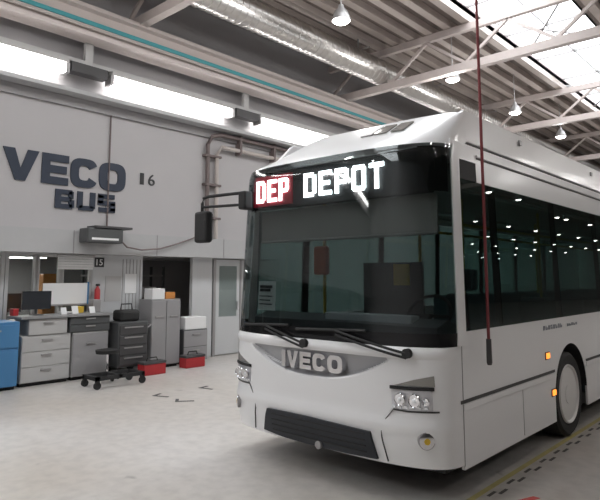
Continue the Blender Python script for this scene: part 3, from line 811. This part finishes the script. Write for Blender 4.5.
    for y, z in ((6.46,.99),(6.60,.585)):
        p = MB().box(min(xs, xs+sg*.018), max(xs, xs+sg*.018), y-.05, y+.05, z-.03, z+.03).build('marker_lamp', 'amber', bus, bevel=.008)
        MB().box(min(xs, xs+sg*.008), max(xs, xs+sg*.008), y-.06, y+.06, z-.04, z+.04).build('bezel', 'seam', p)
# a row of tiny grey characters on the side, too small to read in the photo
sl = None
for k in range(15):
    if k in (8, 9): continue
    y = 6.38+.077*k; h = .045 if k < 8 else .03
    o = MB().box(XR+.0005, XR+.004, y, y+.012, 1.262, 1.262+h).box(XR+.0005, XR+.004, y, y+.045, 1.262+h*(.0 if k % 3 else .8), 1.272+h*(.0 if k % 3 else .8)).box(XR+.0005, XR+.004, y+.035, y+.045, 1.262, 1.262+h*(.6 if k % 2 else 1)).build('character', 'text', bus)

# roof: cap swept back from the front glass, top panel, equipment hood
rows = []
for k in range(13):
    f = k/12; z = 2.985+.405*(f**.9); off = -.01-.60*f**1.25
    r = []
    for th in EV:
        p = FP(th, 2.985)
        cx = X0+(p.x-X0)*(1-.075*f); py = p.y+(.66*f**1.15)*math.cos(th)**.5+.36*f*(1-math.cos(th)**.5)
        u = (X0-p.x)/1.225                       # the cap sinks towards the far side
        zz = z if u < .45 else z-.22*f*min(1, (u-.45)/.35)
        r.append((cx, py, zz))
    rows.append(r)
MB().grid(rows).build('roof_cap', 'white', bus, smooth=True)
bk = rows[-1]
MB().box(X0-.68, X0+1.14, 4.9, YR, 3.28, 3.385).build('roof_hood', 'white', bus, bevel=.03)
MB().box(X0-1.2, X0+1.2, 4.62, YR, 2.99, 3.05).build('roof_panel', 'white', bus)
MB().box(X0-1.14, X0-.6, 5.0, YR, 3.05, 3.17).build('roof_step', 'white', bus, bevel=.03)
# vent grille on the roof cap
def cap(X, f):
    i = min(range(len(EV)), key=lambda q: abs(rows[0][q][0]-X)); k = f*12; j = min(int(k), 11)
    return Vector(rows[j][i]).lerp(Vector(rows[j+1][i]), k-j)
for k in range(3):
    a = -3.22+.17*k
    P = [cap(a, .42), cap(a+.13, .42), cap(a+.13, .75), cap(a, .75)]
    MB().poly([p+Vector((0,-.012,.012)) for p in P], (0,.01,-.01)).build('roof_vent', 'brow' if k else 'steel', bus)

# mirror on the far side
mr = MB().tube([FX(-4.58,2.72,-.02), (-4.66,4.14,2.745), (-5.16,4.10,2.75), (-5.25,4.10,2.735), (-5.275,4.10,2.68), (-5.275,4.10,2.5)], .018, 10).build('mirror', 'matt', bus, smooth=True)
MB().tube([FX(-4.60,2.60,-.02), (-4.66,4.14,2.615), (-5.27,4.10,2.635)], .016, 10).build('mirror_arm', 'matt', mr, smooth=True)
MB().box(-4.66, -4.55, 4.10, 4.22, 2.56, 2.76).build('bracket', 'matt', mr, bevel=.02)
MB().box(-5.34, -5.12, 4.03, 4.14, 2.22, 2.58).build('mirror_housing', 'matt', mr, bevel=.03)
MB().box(-5.32, -5.14, 4.141, 4.145, 2.25, 2.55).build('mirror_glass', 'chrome', mr)

# chassis, floor, inside
MB().box(X0-1.1, X0+1.1, 4.5, YR-.05, .20, .34).build('chassis', 'matt', bus)
MB().box(X0-.84, X0+.84, 4.6, YR-.05, .34, .38).build('bus_floor', 'inter', bus)
MB().box(X0-1.2, X0+1.2, 4.62, YR-.03, 2.80, 2.84).build('bus_ceiling', 'interlt', bus)
MB().box(X0-1.25, X0+1.25, YR-.03, YR, .3, 3.05).build('rear_panel', 'white', bus)
dsh = MB().poly([(X0-1.15,4.45,.8),(X0-1.15,4.42,1.40),(X0-1.15,4.62,1.46),(X0-1.15,5.0,1.30),(X0-1.15,5.0,.8)], (2.25,0,0)).build('dashboard', 'inter', bus)
tag(MB().box(-3.75, -2.75, 4.48, 4.62, 1.40, 1.485).box(-3.75, -2.86, 4.49, 4.6, 1.30, 1.40).build('dash_panel', 'dash', bus, bevel=.01), 'pale grey shelf along the dashboard')
sw = MB()
R_ = .24; P = []
for k in range(25):
    a = 2*PI*k/24; P.append((-2.95+R_*math.cos(a), 5.12+R_*.55*math.sin(a), 1.45+R_*.8*math.sin(a)))
sw.tube(P, .017, 8, cap=False).bar((-2.95-R_,5.12,1.45), (-2.95+R_,5.12,1.45), .03).bar((-2.95,5.12,1.45), (-2.95,4.85,1.2), .06)
sw.build('steering_wheel', 'matt', bus)
ds = MB().box(-3.2, -2.72, 5.5, 5.98, .85, .98).box(-3.2, -2.72, 5.92, 6.06, .95, 1.65).build('driver_seat', 'seat', bus, bevel=.04)
MB().box(-3.08, -2.84, 5.93, 6.05, 1.68, 1.92).build('headrest', 'seat', ds, bevel=.04)
tag(MB().box(-4.80, -4.58, 5.50, 5.58, 1.86, 2.22).build('orange_block', 'orange', bus, bevel=.03), 'orange red block by the front pole')  # plain orange red block beside the front pole
MB().tube([(-4.69,5.6,.38),(-4.69,5.6,2.8)], .02, 8).build('grab_pole', 'yellow', bus)
MB().box(-4.1, -3.3, 5.62, 5.66, .5, 2.0).build('cab_partition', 'inter', bus)
for y in (7.9, 9.3, 10.2, 11.1, 12.0, 14.2, 15.0):
    for xa in (X0-1.12, X0+.28):
        if y > 12.5 or y < 6.9 or True:
            s = MB().box(xa, xa+.84, y, y+.42, .75, .85).box(xa, xa+.84, y+.38, y+.48, .8, 1.55).build('passenger_seat', 'seat', bus, bevel=.03)
            MB().box(xa+.1, xa+.16, y+.1, y+.3, .38, .75).box(xa+.66, xa+.72, y+.1, y+.3, .38, .75).build('seat_leg', 'interlt', s)
for x, y in ((-3.3,6.6),(-3.9,6.6),(-3.2,8.9),(-3.9,10.7),(-3.2,13.4)): MB().tube([(x,y,.38),(x,y,2.8)], .02, 8).build('grab_pole', 'yellow', bus)
for x in (-3.15, -3.95): MB().tube([(x,6.3,2.45),(x,15.8,2.45)], .018, 8).build('grab_rail', 'yellow', bus)
MB().box(-3.66, -3.46, 5.595, 5.619, 1.74, 1.98).build('notice_panel', 'yellow', bus)
mb = MB()
for y in (6.5, 9, 11.5, 14): mb.box(X0-.75, X0-.6, y, y+1.6, 2.77, 2.797).box(X0+.6, X0+.75, y, y+1.6, 2.77, 2.797)
mb.build('saloon_light', 'dash', bus)
# notice card behind the windscreen
nt_ = thing('windscreen_notice', 'white notice sheet with black print behind the left of the windscreen', 'notice', (-4.22, 4.4, 1.5))
P = [FX(-4.36,1.50,-.02), FX(-4.09,1.50,-.02), FX(-4.09,1.79,-.02), FX(-4.36,1.79,-.02)]
MB().poly([p for p in P], (0,.004,0)).build('sheet', 'paper', nt_)
mb = MB()
for k, z in enumerate((1.735, 1.70, 1.64, 1.60, 1.56)):
    a, b = FX(-4.33, z, -.012), FX(-4.13-.03*(k % 2), z, -.012); mb.bar(a, b, .003, .028 if k < 2 else .012)
mb.build('print', 'black_sign', nt_)

# ================================================================== light, world, camera
w = bpy.data.worlds.new('world'); bpy.context.scene.world = w; w.use_nodes = True
w.node_tree.nodes['Background'].inputs[0].default_value = (.75, .8, .9, 1)
w.node_tree.nodes['Background'].inputs[1].default_value = .25
# daylight through the skylight, shed by the glazing
for yc in (-6, 4, 14, 26):
    l = bpy.data.lights.new('skylight_daylight', 'AREA'); l.shape = 'RECTANGLE'; l.size = 2.0; l.size_y = 9.5
    l.energy = 110; l.color = (.95, .98, 1)
    o = bpy.data.objects.new('skylight_daylight', l); C.objects.link(o); o.location = ((SK0+SK1)/2, yc, 8.54)

cam = bpy.data.cameras.new('camera'); co = bpy.data.objects.new('camera', cam); C.objects.link(co)
cam.sensor_width = 36; cam.lens = 573/600*36; cam.shift_y = -38/600
co.location = (0, 0, 1.83); co.rotation_euler = (PI/2+math.radians(6.5), 0, math.radians(42.4))
S = bpy.context.scene; S.camera = co
S.view_settings.view_transform = 'Standard'; S.view_settings.look = 'None'
S.view_settings.gamma = 1; S.view_settings.use_curve_mapping = False
S.view_settings.exposure = .58
S.cycles.max_bounces = 8; S.cycles.transparent_max_bounces = 16
S.cycles.sample_clamp_indirect = 6
